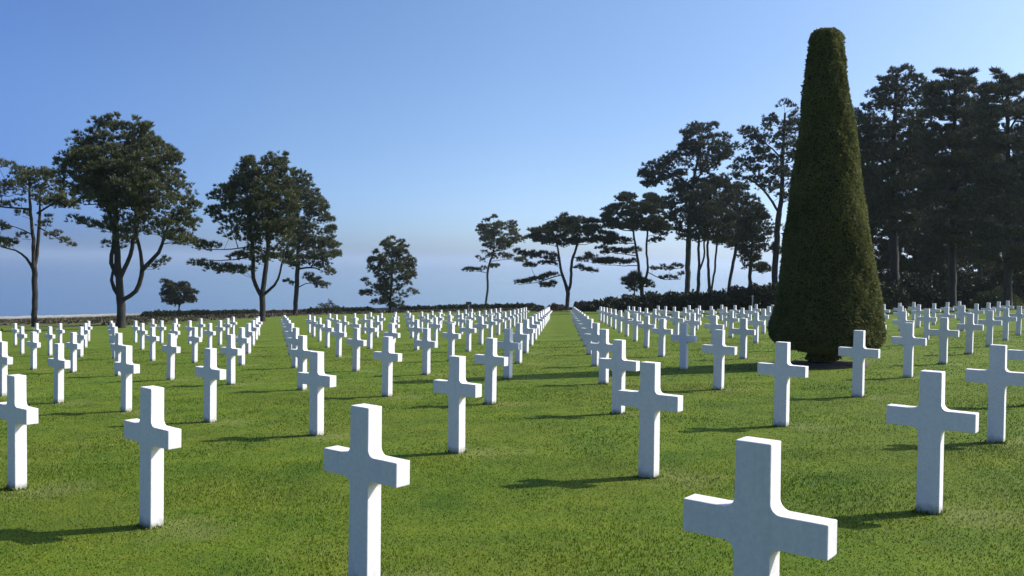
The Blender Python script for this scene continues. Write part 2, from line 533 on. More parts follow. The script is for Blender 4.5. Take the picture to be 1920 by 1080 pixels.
# ------------------------------------------------------------------ grass blades (lawn near the viewer)
def blades():
    out = []
    def zone(y0, y1, dens, h0, h1, w):
        n = int(dens * 0.66 * (y1 * y1 - y0 * y0))
        y = np.sqrt(rng.uniform(y0 * y0, y1 * y1, n)); x = rng.uniform(-0.66, 0.66, n) * y
        return np.stack([x, y, rng.uniform(h0, h1, n), np.full(n, w)], 1)
    z = np.concatenate([zone(1.9, 5, 5200, .014, .027, .0040), zone(5, 9, 2300, .015, .029, .0060), zone(9, 16, 620, .017, .030, .010),
                        zone(16, 34, 100, .018, .030, .020)])
    extra = []
    ca, sa = math.cos(YAW), math.sin(YAW)
    for i, j, p in crosses:
        if p[1] > 26: continue
        k = int(np.clip(700 / p[1], 40, 170)); t = rng.uniform(0, 1, k); sidek = rng.integers(0, 4, k)
        e = np.abs(rng.normal(0, .012, k))
        ax = np.where(sidek < 2, (t - .5) * (WB + .03), np.where(sidek == 2, -WB / 2 - e, WB / 2 + e))
        ay = np.where(sidek == 0, -TH / 2 - e, np.where(sidek == 1, TH / 2 + e, (t - .5) * (TH + .03)))
        extra.append(np.stack([p[0] + ca * ax - sa * ay, p[1] + sa * ax + ca * ay, rng.uniform(.02, .055, k), np.full(k, .004 + .0005 * p[1])], 1))
    z = np.concatenate([z] + extra)
    n = len(z)
    x, y, h, w = z.T
    patchy = 0.75 + 0.35 * np.sin(x * 2.1 + np.sin(y * 1.7)) * np.sin(y * 1.3 + 2 * np.sin(x * .8))
    h = h * np.clip(patchy, .6, 1.15)
    ang = rng.uniform(0, 2 * np.pi, n); lean = rng.uniform(0.15, 1.0, n); la = rng.uniform(0, 2 * np.pi, n)
    ux, uy = np.cos(ang) * w / 2, np.sin(ang) * w / 2
    lx, ly = np.cos(la) * h * lean, np.sin(la) * h * lean
    zb = GX * x + GY * y - 0.003
    V = np.zeros((n, 5, 3))
    V[:, 0] = np.stack([x - ux, y - uy, zb], 1); V[:, 1] = np.stack([x + ux, y + uy, zb], 1)
    mx, my = x + lx * .35, y + ly * .35
    V[:, 2] = np.stack([mx + ux * .85, my + uy * .85, zb + h * .62], 1); V[:, 3] = np.stack([mx - ux * .85, my - uy * .85, zb + h * .62], 1)
    V[:, 4] = np.stack([x + lx, y + ly, zb + h * np.clip(1.05 - .35 * lean, .5, 1)], 1)
    b = np.arange(n)[:, None] * 5
    F = np.concatenate([b + [0, 1, 2], b + [0, 2, 3], b + [3, 2, 4]], 0)
    return mesh_np('grass', V.reshape(-1, 3), F, mat_blades())


tag(obj('grass', blades()), 'short mown green grass of the cemetery lawn', 'grass', kind='stuff')

# ------------------------------------------------------------------ trees
def unit(v): return v / (np.linalg.norm(v, axis=-1, keepdims=True) + 1e-9)


def tufts(P, D, size, blades=11, spread=0.9, width=0.16):
    """needle tufts: narrow triangles radiating around direction D from points P."""
    n = len(P)
    R = rng.normal(size=(n, blades, 3))
    dirs = unit(D[:, None, :] + spread * unit(R))
    L = size[:, None] * rng.uniform(0.6, 1.1, (n, blades))
    side = unit(np.cross(dirs, rng.normal(size=(n, blades, 3))))
    w = L * width * rng.uniform(.7, 1.3, (n, blades))
    base = P[:, None, :] + dirs * (L * 0.05)[..., None]
    mid = P[:, None, :] + dirs * (L * 0.55)[..., None]
    tip = P[:, None, :] + dirs * L[..., None]
    V = np.stack([base, mid + side * w[..., None], tip, mid - side * w[..., None]], 2)   # n,b,4,3
    idx = np.arange(n * blades)[:, None] * 4
    return V.reshape(-1, 3), idx + np.array([[0, 1, 2, 3]])


def leaves(P, D, size, per=3, spread=0.9):
    n = len(P)
    dirs = unit(D[:, None, :] + spread * unit(rng.normal(size=(n, per, 3))))
    L = size[:, None] * rng.uniform(.6, 1.15, (n, per))
    side = unit(np.cross(dirs, rng.normal(size=(n, per, 3))))
    w = L * .28
    b = P[:, None, :]; mid = b + dirs * (L * .5)[..., None]; tip = b + dirs * L[..., None]
    V = np.stack([np.broadcast_to(b, mid.shape), mid + side * w[..., None], tip, mid - side * w[..., None]], 2)
    idx = np.arange(n * per)[:, None] * 4
    return V.reshape(-1, 3), idx + np.array([[0, 1, 2, 3]])


def tube_mesh(segs, sides=6):
    """segs: list of (p0, p1, r0, r1)"""
    if not segs: return np.zeros((0, 3)), np.zeros((0, 4), int)
    p0 = np.array([s[0] for s in segs]); p1 = np.array([s[1] for s in segs])
    r0 = np.array([s[2] for s in segs]); r1 = np.array([s[3] for s in segs])
    d = unit(p1 - p0)
    ref = np.where(np.abs(d[:, 2:3]) > .9, np.array([[1., 0, 0]]), np.array([[0, 0, 1.]]))
    u = unit(np.cross(d, ref)); v = np.cross(d, u)
    a = np.arange(sides) * 2 * np.pi / sides
    ring = u[:, None] * np.cos(a)[None, :, None] + v[:, None] * np.sin(a)[None, :, None]
    V0 = p0[:, None] + ring * r0[:, None, None]; V1 = p1[:, None] + d[:, None] * (r1 * .3)[:, None, None] + ring * r1[:, None, None]
    V = np.concatenate([V0, V1], 1).reshape(-1, 3)
    n = len(segs); b = np.arange(n)[:, None] * (2 * sides)
    F = np.concatenate([b + np.array([[k, (k + 1) % sides, sides + (k + 1) % sides, sides + k]]) for k in range(sides)], 0)
    return V, F


def inside(poly, x, y):
    poly = np.asarray(poly, float); c = np.zeros(len(x), bool)
    j = len(poly) - 1
    for i in range(len(poly)):
        xi, yi = poly[i]; xj, yj = poly[j]
        cond = ((yi > y) != (yj > y)) & (x < (xj - xi) * (y - yi) / (yj - yi + 1e-12) + xi)
        c ^= cond; j = i
    return c


def spans(poly, y):
    """left and right extent of the outline at height y"""
    poly = np.asarray(poly, float)
    lo = np.full(len(y), 1e9); hi = np.full(len(y), -1e9)
    for k in range(len(poly)):
        (xa, ya), (xb, yb) = poly[k], poly[(k + 1) % len(poly)]
        m_ = (np.minimum(ya, yb) <= y) & (y <= np.maximum(ya, yb)) & (abs(ya - yb) > 1e-6)
        t = (y - ya) / (yb - ya + 1e-12); x = xa + t * (xb - xa)
        lo = np.where(m_, np.minimum(lo, x), lo); hi = np.where(m_, np.maximum(hi, x), hi)
    return lo, hi


def pine(name, Y, stems, polys=(), pads=(), r0=0.3, clump=0.85, dens=0.55, tsize=0.42, per=26, flat=0.75, mat=PINE, bark=BARK,
         label='', group=None, deep=0.8, cat='tree', blades=24, width=0.055):
    """A tree described by survey readings: stems and crown outline in picture readings at distance Y, grown into depth."""
    base_px = stems[0][0]
    b = at(base_px[0], base_px[1], Y)
    gz = plane(b[0], b[1])
    root = np.array([b[0], b[1], gz])
    m_per = Y / FOC
    # ---- skeleton nodes
    nodes, par = [], []
    stem_r = []
    for si, st in enumerate(stems):
        pts = [at(px, py, Y) for px, py in st]
        if si == 0:
            pts = [root - np.array([0, 0, .15])] + ([p for p in pts[1:]] if abs(pts[0][2] - gz) < 2.5 else pts)
        else:
            off = rng.normal(0, .12) * (len(st)) * .4
            L = np.linspace(0, 1, len(pts))
            pts = [p + np.array([0, off * t * 3, 0]) for p, t in zip(pts, L)]
        # smooth subdivision
        P = np.array(pts); seg = np.linalg.norm(np.diff(P, axis=0), axis=1); t = np.concatenate([[0], np.cumsum(seg)])
        n = max(3, int(t[-1] / 0.6)); tt = np.linspace(0, t[-1], n)
        Q = np.stack([np.interp(tt, t, P[:, k]) for k in range(3)], 1)
        for _ in range(2):
            Q[1:-1] = .25 * Q[:-2] + .5 * Q[1:-1] + .25 * Q[2:]
        if n > 4: Q[2:-1] += rng.normal(0, .025, (n - 3, 3))
        if nodes:
            allp = np.array(nodes); pi = int(np.argmin(np.linalg.norm(allp - Q[0], axis=1)))
            prev = pi; start = 0
        else:
            nodes.append(Q[0]); par.append(-1); prev = 0; start = 1
        for q in Q[start:]:
            nodes.append(q); par.append(prev); prev = len(nodes) - 1
        g0, g1 = (r0, r0 * .34) if si == 0 else (r0 * (.55 if len(st) > 4 else .26), r0 * (.22 if len(st) > 4 else .10))
        while len(stem_r) < start: stem_r.append(g0)
        for q in range(len(nodes) - len(stem_r)): pass
        m_ = len(nodes) - len(stem_r); stem_r += list(np.linspace(g0, g1, m_))
    n_stem = len(nodes); stem_r = np.array(stem_r)
    # ---- clump centres
    C, Rr = [], []
    for pol in polys:
        dmul = 1.0
        if isinstance(pol, dict): dmul = pol.get('d', 1.0); pol = pol['p']
        pol = np.asarray(pol, float)
        x0, y0 = pol.min(0); x1, y1 = pol.max(0)
        area = abs(np.sum(pol[:, 0] * np.roll(pol[:, 1], -1) - np.roll(pol[:, 0], -1) * pol[:, 1])) / 2 * m_per ** 2
        target = int(area * dens * dmul * 1.75) + 2
        placed = []; tries = 0
        while len(placed) < target and tries < 60:
            k = target * 3
            x = rng.uniform(x0, x1, k); y = rng.uniform(y0, y1, k)
            ok = inside(pol, x, y); x, y = x[ok], y[ok]
            lo, hi = spans(pol, y); xc = (lo + hi) / 2; hw = np.maximum((hi - lo) / 2, 2)
            uu = np.clip((x - xc) / hw, -1, 1)
            dd = rng.uniform(-1, 1, len(x)) * np.sqrt(np.maximum(0, 1 - uu * uu)) * hw * m_per * deep
            for xx, yy, ddd in zip(x, y, dd):
                p = at(xx, yy, Y + ddd)
                if all((p[0] - q[0]) ** 2 + ((p[1] - q[1]) * .8) ** 2 + (1.5 * (p[2] - q[2])) ** 2 > (clump * 0.42) ** 2 for q in placed):
                    placed.append(p)
                    if len(placed) >= target: break
            tries += 1
        C += placed; Rr += list(clump * rng.uniform(.7, 1.25, len(placed)))
    for pd in pads:
        px, py, rr = pd[:3]
        C.append(at(px, py, Y + rng.uniform(-1, 1) * (pd[3] if len(pd) > 3 else .8)))
        Rr.append(rr * m_per * 1.2)
    C = np.array(C); Rr = np.array(Rr)
    # ---- limbs to every clump, nearest first
    if len(C):
        allp = np.array(nodes)
        dist = np.array([np.min(np.linalg.norm(allp - c, axis=1)) for c in C])
        for ci in np.argsort(dist):
            c = C[ci]
            allp = np.array(nodes)
            dv = c - allp; dl = np.linalg.norm(dv, axis=1)
            pen = np.where(dv[:, 2] < -0.1 * dl, 1.2 * dl, 0) + np.where(dv[:, 2] > 1.3 * np.hypot(dv[:, 0], dv[:, 1]) + .5, .5 * dl, 0)
            pen += np.where(np.arange(len(allp)) < max(3, 0.12 * n_stem), 3.0, 0)
            k = int(np.argmin(dl + pen))
            a = allp[k]; L = dl[k]
            n = max(1, int(L / .9)); prev = k
            sag = np.array([rng.normal(0, .08), rng.normal(0, .08), -.10 + rng.normal(0, .05)]) * L
            for q in range(1, n + 1):
                t = q / n
                nodes.append(a + (c - a) * t + sag * 4 * t * (1 - t) * .6); par.append(prev); prev = len(nodes) - 1
    N = len(nodes); cnt = np.ones(N)
    for k in range(N - 1, 0, -1): cnt[par[k]] += cnt[k]
    rad = r0 * (cnt / cnt[0]) ** 0.58
    rad = np.maximum(rad, 0.020)
    rad[:n_stem] = np.maximum(rad[:n_stem], stem_r[:n_stem])
    for k in range(1, n_stem): rad[k] = min(rad[k], rad[par[k]]) if par[k] >= 0 else rad[k]
    rad[0] *= 1.2
    segs = [(nodes[par[k]], nodes[k], rad[k] * 1.0 if par[k] >= 0 and rad[par[k]] > 2.2 * rad[k] else rad[par[k]], rad[k]) for k in range(1, N)]
    # ---- tufts
    P_, D_, S_ = [], [], []
    for c, r in zip(C, Rr):
        k = max(5, int(per * (r / .85) ** 2 * rng.uniform(.8, 1.2)))
        d = unit(rng.normal(size=(k, 3))); d[:, 2] = np.where(d[:, 2] < -.35, -d[:, 2], d[:, 2])
        rr = r * rng.uniform(.25, 1.0, (k, 1)) ** .6
        off = d * rr * np.array([1.0, 1.0, flat])
        P_.append(c + off); D_.append(unit(d * np.array([1, 1, .6]) + np.array([0, 0, .75]))); S_.append(tsize * rng.uniform(.8, 1.45, k))
        kk = 4                                              # leading shoots, standing up out of the clump
        d2 = unit(np.stack([rng.normal(0, .45, kk), rng.normal(0, .45, kk), np.ones(kk)], 1))
        P_.append(c + d2 * r * np.array([1.3, 1.3, flat * .9])); D_.append(d2); S_.append(tsize * rng.uniform(1.1, 1.5, kk))
    root_o = empty(name, root)
    V, F = tube_mesh(segs, 6)
    obj('trunk', mesh_np('trunk', V - root, F, bark, True), root_o)
    if P_:
        P_ = np.concatenate(P_); D_ = np.concatenate(D_); S_ = np.concatenate(S_)
        V, F = tufts(P_, D_, S_, blades, 0.60, width)
        obj('crown', mesh_np('crown', V - root, F, mat), root_o)
    tag(root_o, label, cat, group)
    return root_o


def line_pads(x0, y0, x1, y1, n, r, jit=3.0):
    return [(x0 + (x1 - x0) * (k + .5) / n + rng.normal(0, jit * .5), y0 + (y1 - y0) * (k + .5) / n + rng.normal(0, jit), r * rng.uniform(.7, 1.2)) for k in range(n)]


GL = 'pines along the cliff edge'
# far left, thin pine with two leaders
pine('pine_tree', 87, [[(65, 611), (65.4, 552), (64.6, 502), (62.5, 461), (56, 377), (54, 335)], [(64.6, 502), (67, 488), (71, 419), (71, 345)],
                       [(63.5, 508), (56, 490), (46, 477), (25, 467), (2, 463)], [(71, 425), (95, 440), (112, 450), (134, 460)], [(60, 440), (35, 425), (8, 421)],
                       [(57, 392), (30, 390), (4, 388)], [(70, 400), (95, 385), (125, 370)]],
     [[(-30, 318), (0, 311), (25, 309), (30, 324), (60, 318), (85, 307), (98, 319), (104, 345), (137, 357), (140, 390), (83, 394), (60, 372), (42, 365), (0, 371), (-30, 375)]],
     line_pads(-10, 458, 26, 462, 5, 13) + [(42, 405, 11), (42, 448, 10)] + line_pads(84, 440, 136, 460, 6, 7) + line_pads(-5, 430, 10, 436, 3, 10) + line_pads(86, 388, 138, 392, 5, 10) + line_pads(-5, 388, 45, 384, 4, 8) + line_pads(72, 425, 100, 418, 3, 8),
     r0=.26, clump=.55, dens=1.7, per=25, tsize=.34, label='thin twin-stemmed pine at the far left with a limb bending to the left edge', group=GL)
# big round-headed pine
pine('pine_tree', 72.6, [[(227, 615), (227, 561), (224, 530), (222, 507), (217, 440), (217, 377), (225, 285)], [(224, 556), (210, 544), (205, 525), (208, 505), (216, 492)],
                         [(222, 520), (206, 500), (202, 482), (209, 465), (213, 430), (190, 380), (170, 330)],
                         [(231, 562), (250, 555), (262, 536), (267, 507), (262, 477), (256, 450), (250, 420), (260, 340)], [(268, 505), (280, 491), (297, 480), (306, 465), (310, 440), (330, 400)],
                         [(226, 520), (240, 480), (246, 440), (252, 390), (255, 300)]],
     [[(227, 215), (246, 219), (267, 232), (287, 252), (292, 269), (317, 280), (333, 298), (337, 327), (356, 336), (369, 361), (362, 377), (375, 394), (373, 430), (350, 436), (354, 457), (329, 461),
       (300, 436), (267, 448), (233, 461), (212, 457), (204, 440), (200, 419), (196, 398), (150, 382), (121, 365), (104, 327), (104, 298), (121, 277), (150, 252), (175, 248), (179, 227), (204, 221), (217, 219)],
      [(140, 235), (300, 270), (330, 340), (280, 400), (200, 390), (125, 330), (125, 285)][1:]],
     line_pads(135, 420, 205, 432, 7, 12) + line_pads(330, 450, 372, 462, 4, 10) + [(300, 498, 8), (310, 492, 7), (288, 505, 6), (205, 462, 9), (225, 470, 8)],
     r0=.33, clump=.50, dens=2.6, per=27, tsize=.32, label='tall round-headed pine on the left with several curving stems above a short trunk', group=GL)
# tiny wind-bent pine
pine('pine_tree', 165, [[(334, 594), (335, 580), (338, 562), (336, 545)]], [[(312, 527), (330, 536), (350, 532), (360, 540), (368, 552), (362, 570), (333, 574), (308, 577), (304, 559)]],
     [(308, 530, 6), (316, 540, 8)], r0=.14, clump=.52, dens=3.2, per=30, tsize=.40, mat=PINE_DARK, label='tiny dark pine above the low hedge, between the two big pines on the left', group=GL)
# wide three-stemmed pine
pine('pine_tree', 91, [[(492, 602), (492, 575), (492, 556), (494, 540), (496, 517), (503, 470), (503, 430), (507, 370), (513, 310)], [(490, 555), (476, 532), (472, 503), (475, 470), (467, 437), (468, 387), (466, 315)],
                       [(494, 553), (505, 545), (520, 530), (530, 513), (528, 500), (535, 470)], [(476, 480), (440, 487), (400, 489), (370, 488)], [(474, 462), (430, 468), (390, 468), (366, 466)]],
     [[(465, 298), (477, 307), (497, 307), (500, 294), (513, 292), (532, 293), (540, 313), (552, 330), (556, 370), (550, 437), (545, 477), (550, 500), (527, 508), (507, 500), (487, 498), (467, 490), (466, 457), (457, 447),
       (437, 443), (413, 420), (390, 410), (393, 390), (400, 360), (423, 353), (437, 333), (450, 313)], [(440, 330), (540, 320), (550, 430), (480, 450), (420, 400)]],
     line_pads(360, 463, 410, 467, 5, 12) + line_pads(356, 494, 384, 498, 3, 9) + line_pads(390, 505, 463, 513, 9, 11) + line_pads(436, 482, 466, 488, 4, 11) + line_pads(410, 440, 450, 455, 3, 8),
     r0=.30, clump=.54, dens=2.15, per=27, tsize=.35, label='wide pine whose trunk forks low into three stems, left of centre', group=GL)
# its slimmer neighbour
pine('pine_tree', 138, [[(553, 591), (556, 545), (558, 500), (560, 437), (554, 345)], [(558, 505), (580, 500), (605, 508), (622, 515)], [(557, 540), (580, 528), (608, 536)]],
     [[(540, 318), (562, 320), (578, 333), (583, 350), (598, 363), (600, 377), (617, 380), (609, 403), (627, 417), (627, 437), (605, 443), (637, 450), (642, 487), (607, 490), (587, 499), (567, 500), (540, 505), (530, 470), (540, 400)]],
     line_pads(595, 500, 624, 516, 4, 9) + line_pads(575, 528, 612, 536, 6, 9) + line_pads(536, 530, 552, 534, 2, 6) + line_pads(532, 478, 560, 500, 4, 10),
     r0=.36, clump=.64, dens=1.6, per=27, tsize=.42, label='slim single-trunked pine touching the right side of the wide three-stemmed pine', group=GL)
# bushy young pine by itself
pine('pine_tree', 150, [[(731, 586), (732, 560), (735, 520), (735, 460)]],
     [[(735, 448), (752, 456), (763, 467), (765, 482), (773, 490), (772, 502), (780, 517), (767, 523), (752, 535), (757, 560), (750, 579), (709, 579), (697, 567), (703, 543), (715, 530), (707, 517), (690, 500), (700, 480), (710, 463)]],
     line_pads(677, 557, 698, 550, 3, 8) + line_pads(684, 524, 694, 532, 2, 5) + [(772, 548, 6), (779, 552, 5), (765, 535, 6)],
     r0=.25, clump=.64, dens=1.3, per=27, tsize=.44, label='bushy young pine with foliage down to the ground, standing alone near the middle', group=GL)
# slender pine left of the avenue
pine('pine_tree', 185, [[(911, 577), (912, 560), (915.6, 538), (913, 515), (917, 495), (926, 472), (927, 425)], [(914, 512), (895, 508), (872, 508)], [(920, 490), (950, 486), (982, 488)]],
     [[(920, 410), (937, 404), (943, 419), (964, 421), (975, 430), (973, 444), (983, 456), (968, 465), (955, 467), (932, 474), (915, 474), (905, 465), (902, 452), (899.6, 437), (899.6, 426), (911, 414)]],
     line_pads(871, 508, 909, 509, 5, 6, 1.5) + [(897, 485, 4), (905, 490, 4)] + line_pads(918, 502, 936, 502, 3, 5, 2) + line_pads(938, 480, 985, 490, 7, 7, 4) + line_pads(906, 478, 930, 490, 4, 5),
     r0=.26, clump=.66, dens=1.15, per=24, tsize=.48, label='slender leaning pine left of the central aisle with one low branch to the left', group=GL)
# flat-topped pine at the end of the avenue
pine('pine_tree', 136, [[(1063, 581), (1064, 560), (1066, 545), (1058, 527), (1052, 508), (1048.5, 483), (1042, 445)], [(1066, 545), (1071, 534), (1070, 513), (1071, 490), (1078, 469), (1088, 435)],
                        [(1055, 515), (1035, 520), (1005, 530), (972, 534)], [(1050, 490), (1015, 482), (970, 476)], [(1072, 500), (1095, 502), (1112, 512)], [(1074, 482), (1110, 486), (1145, 492)], [(1044, 455), (1020, 445), (990, 438)], [(1084, 450), (1115, 445), (1150, 452)]],
     [[(984, 433), (1005, 436), (1022, 428), (1030, 414), (1037, 426), (1048, 425), (1051, 401), (1069, 412), (1085, 415), (1099, 408), (1115, 417), (1126, 430), (1154, 446), (1149, 460), (1115, 456), (1081, 459), (1046, 464), (1023, 458), (1000, 456), (989, 446)]],
     line_pads(966, 476, 1046, 484, 11, 8, 3) + line_pads(983, 500, 1001, 502, 3, 7, 3) + line_pads(1088, 484, 1150, 492, 9, 8, 3.5) + line_pads(970, 533, 1000, 530, 5, 7, 2) + line_pads(1000, 527, 1042, 517, 6, 7, 2.5) + line_pads(1012, 534, 1040, 538, 4, 6, 2) + line_pads(1083, 500, 1114, 512, 5, 6, 2) + line_pads(1010, 492, 1044, 496, 4, 6, 2),
     r0=.34, clump=.78, dens=1.75, per=28, tsize=.44, flat=.5, mat=PINE_DARK, label='flat-topped pine with two stems at the far end of the central grass aisle', group=GL)
# two-stemmed layered pine
pine('pine_tree', 135, [[(1204, 574), (1204, 545), (1200, 529), (1197, 495), (1191, 456), (1184, 410)], [(1203, 540), (1207, 531), (1216, 508), (1211, 472), (1214, 435), (1225, 395)],
                        [(1196, 480), (1160, 475), (1125, 472)], [(1197, 498), (1160, 498), (1125, 496)], [(1192, 456), (1160, 456), (1125, 454)], [(1214, 500), (1245, 506), (1278, 502)], [(1214, 510), (1240, 524), (1275, 524)]],
     [[(1163, 363), (1182, 370), (1194, 386), (1217, 367), (1248, 374), (1264, 398), (1256, 421), (1248, 444), (1217, 437), (1182, 433), (1136, 429), (1132, 413), (1136, 394), (1155, 386)]],
     line_pads(1118, 453, 1184, 452, 8, 8) + line_pads(1122, 472, 1194, 472, 8, 8) + line_pads(1118, 494, 1192, 494, 8, 8) + line_pads(1218, 508, 1280, 502, 6, 6, 2) + line_pads(1233, 528, 1280, 521, 5, 5, 2) + line_pads(1215, 450, 1245, 455, 3, 7),
     r0=.32, clump=.78, dens=1.75, per=28, tsize=.44, flat=.5, mat=PINE_DARK, label='layered pine with two dark stems, second tree right of the central aisle', group=GL)
pine('young_pine', 118, [[(1191, 566), (1190, 548), (1190, 522)]], [[(1190, 513), (1200, 526), (1212, 538), (1214, 552), (1168, 552), (1170, 538), (1182, 528)]], (),
     r0=.1, clump=.8, dens=.9, per=22, tsize=.5, mat=PINE_DARK, label='small pointed young pine at the foot of the layered two-stemmed pine', cat='tree')
GC = 'dark pines of the clump left of the clipped cone'
pine('pine_tree', 122, [[(1289, 574), (1289, 541), (1291, 452), (1297, 355), (1308, 300), (1318, 255)], [(1297, 355), (1275, 330), (1240, 318), (1215, 335)], [(1301, 345), (1316, 322), (1340, 300), (1365, 275)]],
     [[(1291, 238), (1326, 232.5), (1361, 250), (1388, 281), (1369, 293), (1349, 312), (1322, 330), (1290, 322), (1279, 332), (1237, 351), (1205, 351), (1200, 332), (1213, 318), (1213, 308), (1248, 293), (1275, 289), (1279, 273), (1270, 258)],
      [(1262, 343), (1318, 338), (1322, 400), (1310, 445), (1277, 450), (1262, 425), (1252, 374)]],
     (), r0=.38, clump=.64, dens=1.6, per=27, tsize=.40, mat=PINE_DARK, bark=IVY_BARK, label='tall open-topped pine with an ivy-dark trunk rising above the clump', group=GC)
for bx, st, pol, lab in (
    (1310, [[(1309, 572), (1309, 541), (1311, 500), (1310, 460), (1312, 400)], [(1310, 510), (1322, 483), (1320, 450), (1325, 400)]],
     [(1285, 372), (1320, 350), (1345, 375), (1345, 440), (1318, 462), (1288, 455)], 'pine with a forked thin trunk, second from the left in the dark clump'),
    (1333, [[(1331, 572), (1330, 538), (1326, 452), (1332, 370)], [(1334, 545), (1341, 500), (1345, 460), (1350, 390)]],
     [(1314, 336), (1353, 332), (1375, 360), (1380, 430), (1360, 462), (1325, 455), (1312, 400)], 'pine with paired upright trunks in the middle of the dark clump'),
    (1370, [[(1366, 574), (1367, 534), (1377, 483), (1384, 433), (1390, 380)]],
     [(1353, 345), (1392, 343), (1415, 374), (1430, 400), (1425, 440), (1395, 470), (1362, 465), (1352, 410)], 'pine whose trunk leans right, on the right of the dark clump'),
    (1408, [[(1406, 574), (1406, 526), (1408, 480), (1412, 430)]],
     [(1400, 395), (1420, 390), (1446, 416), (1448, 432), (1433, 462), (1450, 492), (1440, 512), (1400, 505), (1388, 470), (1385, 430)], 'low spreading pine at the right end of the dark clump beside the clipped cone'),
):
    pine('pine_tree', 112 + (bx % 7) * 3, st, [pol], (), r0=.24, clump=.66, dens=1.75, per=27, tsize=.40, mat=PINE_DARK, label=lab, group=GC)
pine('pine_tree', 100, [[(1452, 578), (1452, 522), (1458, 421), (1466, 366), (1468, 277), (1472, 212)], [(1461, 400), (1430, 350), (1405, 335), (1385, 325)], [(1468, 300), (1440, 270), (1405, 250)]],
     [[(1470, 192), (1495, 211), (1505, 240), (1515, 277), (1510, 366), (1482, 376), (1454, 378), (1430, 352), (1415, 363), (1392, 356), (1369, 325), (1378, 312), (1400, 289), (1400, 273), (1390, 238), (1415, 250), (1431, 250), (1435, 223), (1462, 223)]],
     line_pads(1440, 470, 1475, 480, 4, 10) + line_pads(1425, 440, 1470, 430, 3, 9),
     r0=.34, clump=.58, dens=1.45, per=27, tsize=.35, mat=PINE_DARK, label='tall ragged pine partly hidden behind the left edge of the clipped cone', group=GC)

GW = 'dark trees of the wood on the right'
pine('pine_tree', 84, [[(1677, 580), (1677, 500), (1676, 400), (1677, 250), (1681, 140)], [(1677, 330), (1640, 290), (1610, 255)], [(1677, 300), (1710, 250), (1735, 200)]],
     [[(1680, 128), (1702, 130), (1731, 146), (1740, 200), (1760, 260), (1770, 330), (1750, 400), (1715, 440), (1650, 440), (1612, 425), (1600, 360), (1592, 260), (1597, 216), (1615, 208), (1629, 188), (1640, 170), (1657, 146)]],
     (), r0=.40, clump=.62, dens=2.0, per=27, tsize=.34, mat=PINE_DARK, label='tall pine with a rounded top just right of the clipped cone', group=GW)
pine('cedar_tree', 76, [[(1786, 580), (1786, 450), (1788, 300), (1792, 145)], [(1788, 200), (1772, 150), (1760, 132)], [(1790, 190), (1810, 140), (1822, 133)], [(1790, 250), (1830, 220), (1850, 210)]],
     [[(1762, 160), (1778, 152), (1792, 148), (1812, 154), (1832, 168), (1846, 188), (1855, 230), (1868, 320), (1860, 420), (1835, 470), (1770, 480), (1735, 440), (1730, 300), (1732, 210), (1744, 165)]],
     line_pads(1755, 133, 1786, 150, 6, 2.6, 2) + line_pads(1797, 150, 1829, 134, 6, 2.6, 2) + line_pads(1778, 138, 1806, 140, 4, 2.6, 3) + line_pads(1738, 172, 1760, 160, 5, 4, 3),
     r0=.32, clump=.85, dens=1.35, per=30, tsize=.38, flat=.32, mat=CEDAR, label='broad cedar with flat spiky branch ends at its top, middle of right wood', group=GW)
pine('cedar_tree', 70, [[(1890, 585), (1890, 450), (1890, 300), (1888, 150)], [(1889, 230), (1870, 160), (1868, 138)], [(1889, 250), (1925, 190), (1950, 170)], [(1889, 330), (1940, 290), (1990, 270)]],
     [[(1868, 164), (1884, 158), (1900, 160), (1918, 164), (1936, 172), (1990, 210), (2020, 300), (2010, 480), (1930, 505), (1840, 490), (1826, 400), (1836, 250), (1848, 180), (1858, 150)]],
     line_pads(1862, 138, 1888, 155, 5, 2.6, 2) + line_pads(1892, 156, 1932, 143, 7, 2.6, 2) + line_pads(1838, 178, 1860, 166, 5, 4, 3),
     r0=.32, clump=.9, dens=1.25, per=30, tsize=.38, flat=.32, mat=CEDAR, label='dark cedar cut by the right edge of the picture', group=GW)
for k, (bx, topx, top, low, half, Yd, lab) in enumerate((
    (1632, 1636, 235, 545, 46, 104, 'dark tree close behind the right edge of the clipped cone'),
    (1712, 1722, 250, 545, 46, 98, 'dark tree between the rounded pine and the spiky-topped cedar'),
    (1765, 1768, 300, 560, 44, 110, 'dark tree in the shade behind the spiky-topped cedar'),
    (1838, 1835, 200, 500, 48, 96, 'dark tree filling the gap between the two cedars'),
    (1870, 1872, 330, 560, 44, 106, 'low dark tree behind the trunk of the cedar at the right edge'),
    (1925, 1925, 260, 545, 50, 100, 'dark tree at the right edge behind the second cedar'),
)):
    pol = [(topx - half * .25, top), (topx + half * .3, top + 5), (topx + half * .8, top + (low - top) * .3), (topx + half, top + (low - top) * .6), (topx + half * .9, low), (topx, low + 12), (topx - half * .9, low), (topx - half, top + (low - top) * .55), (topx - half * .75, top + (low - top) * .25)]
    pine('dark_tree', Yd, [[(bx, 578), (bx, 520), (topx, (top + low) / 2), (topx, top + 15)]], [pol], (), r0=.24, clump=.85, dens=1.15, per=28, tsize=.45, mat=PINE_DARK, label=lab, group=GW)


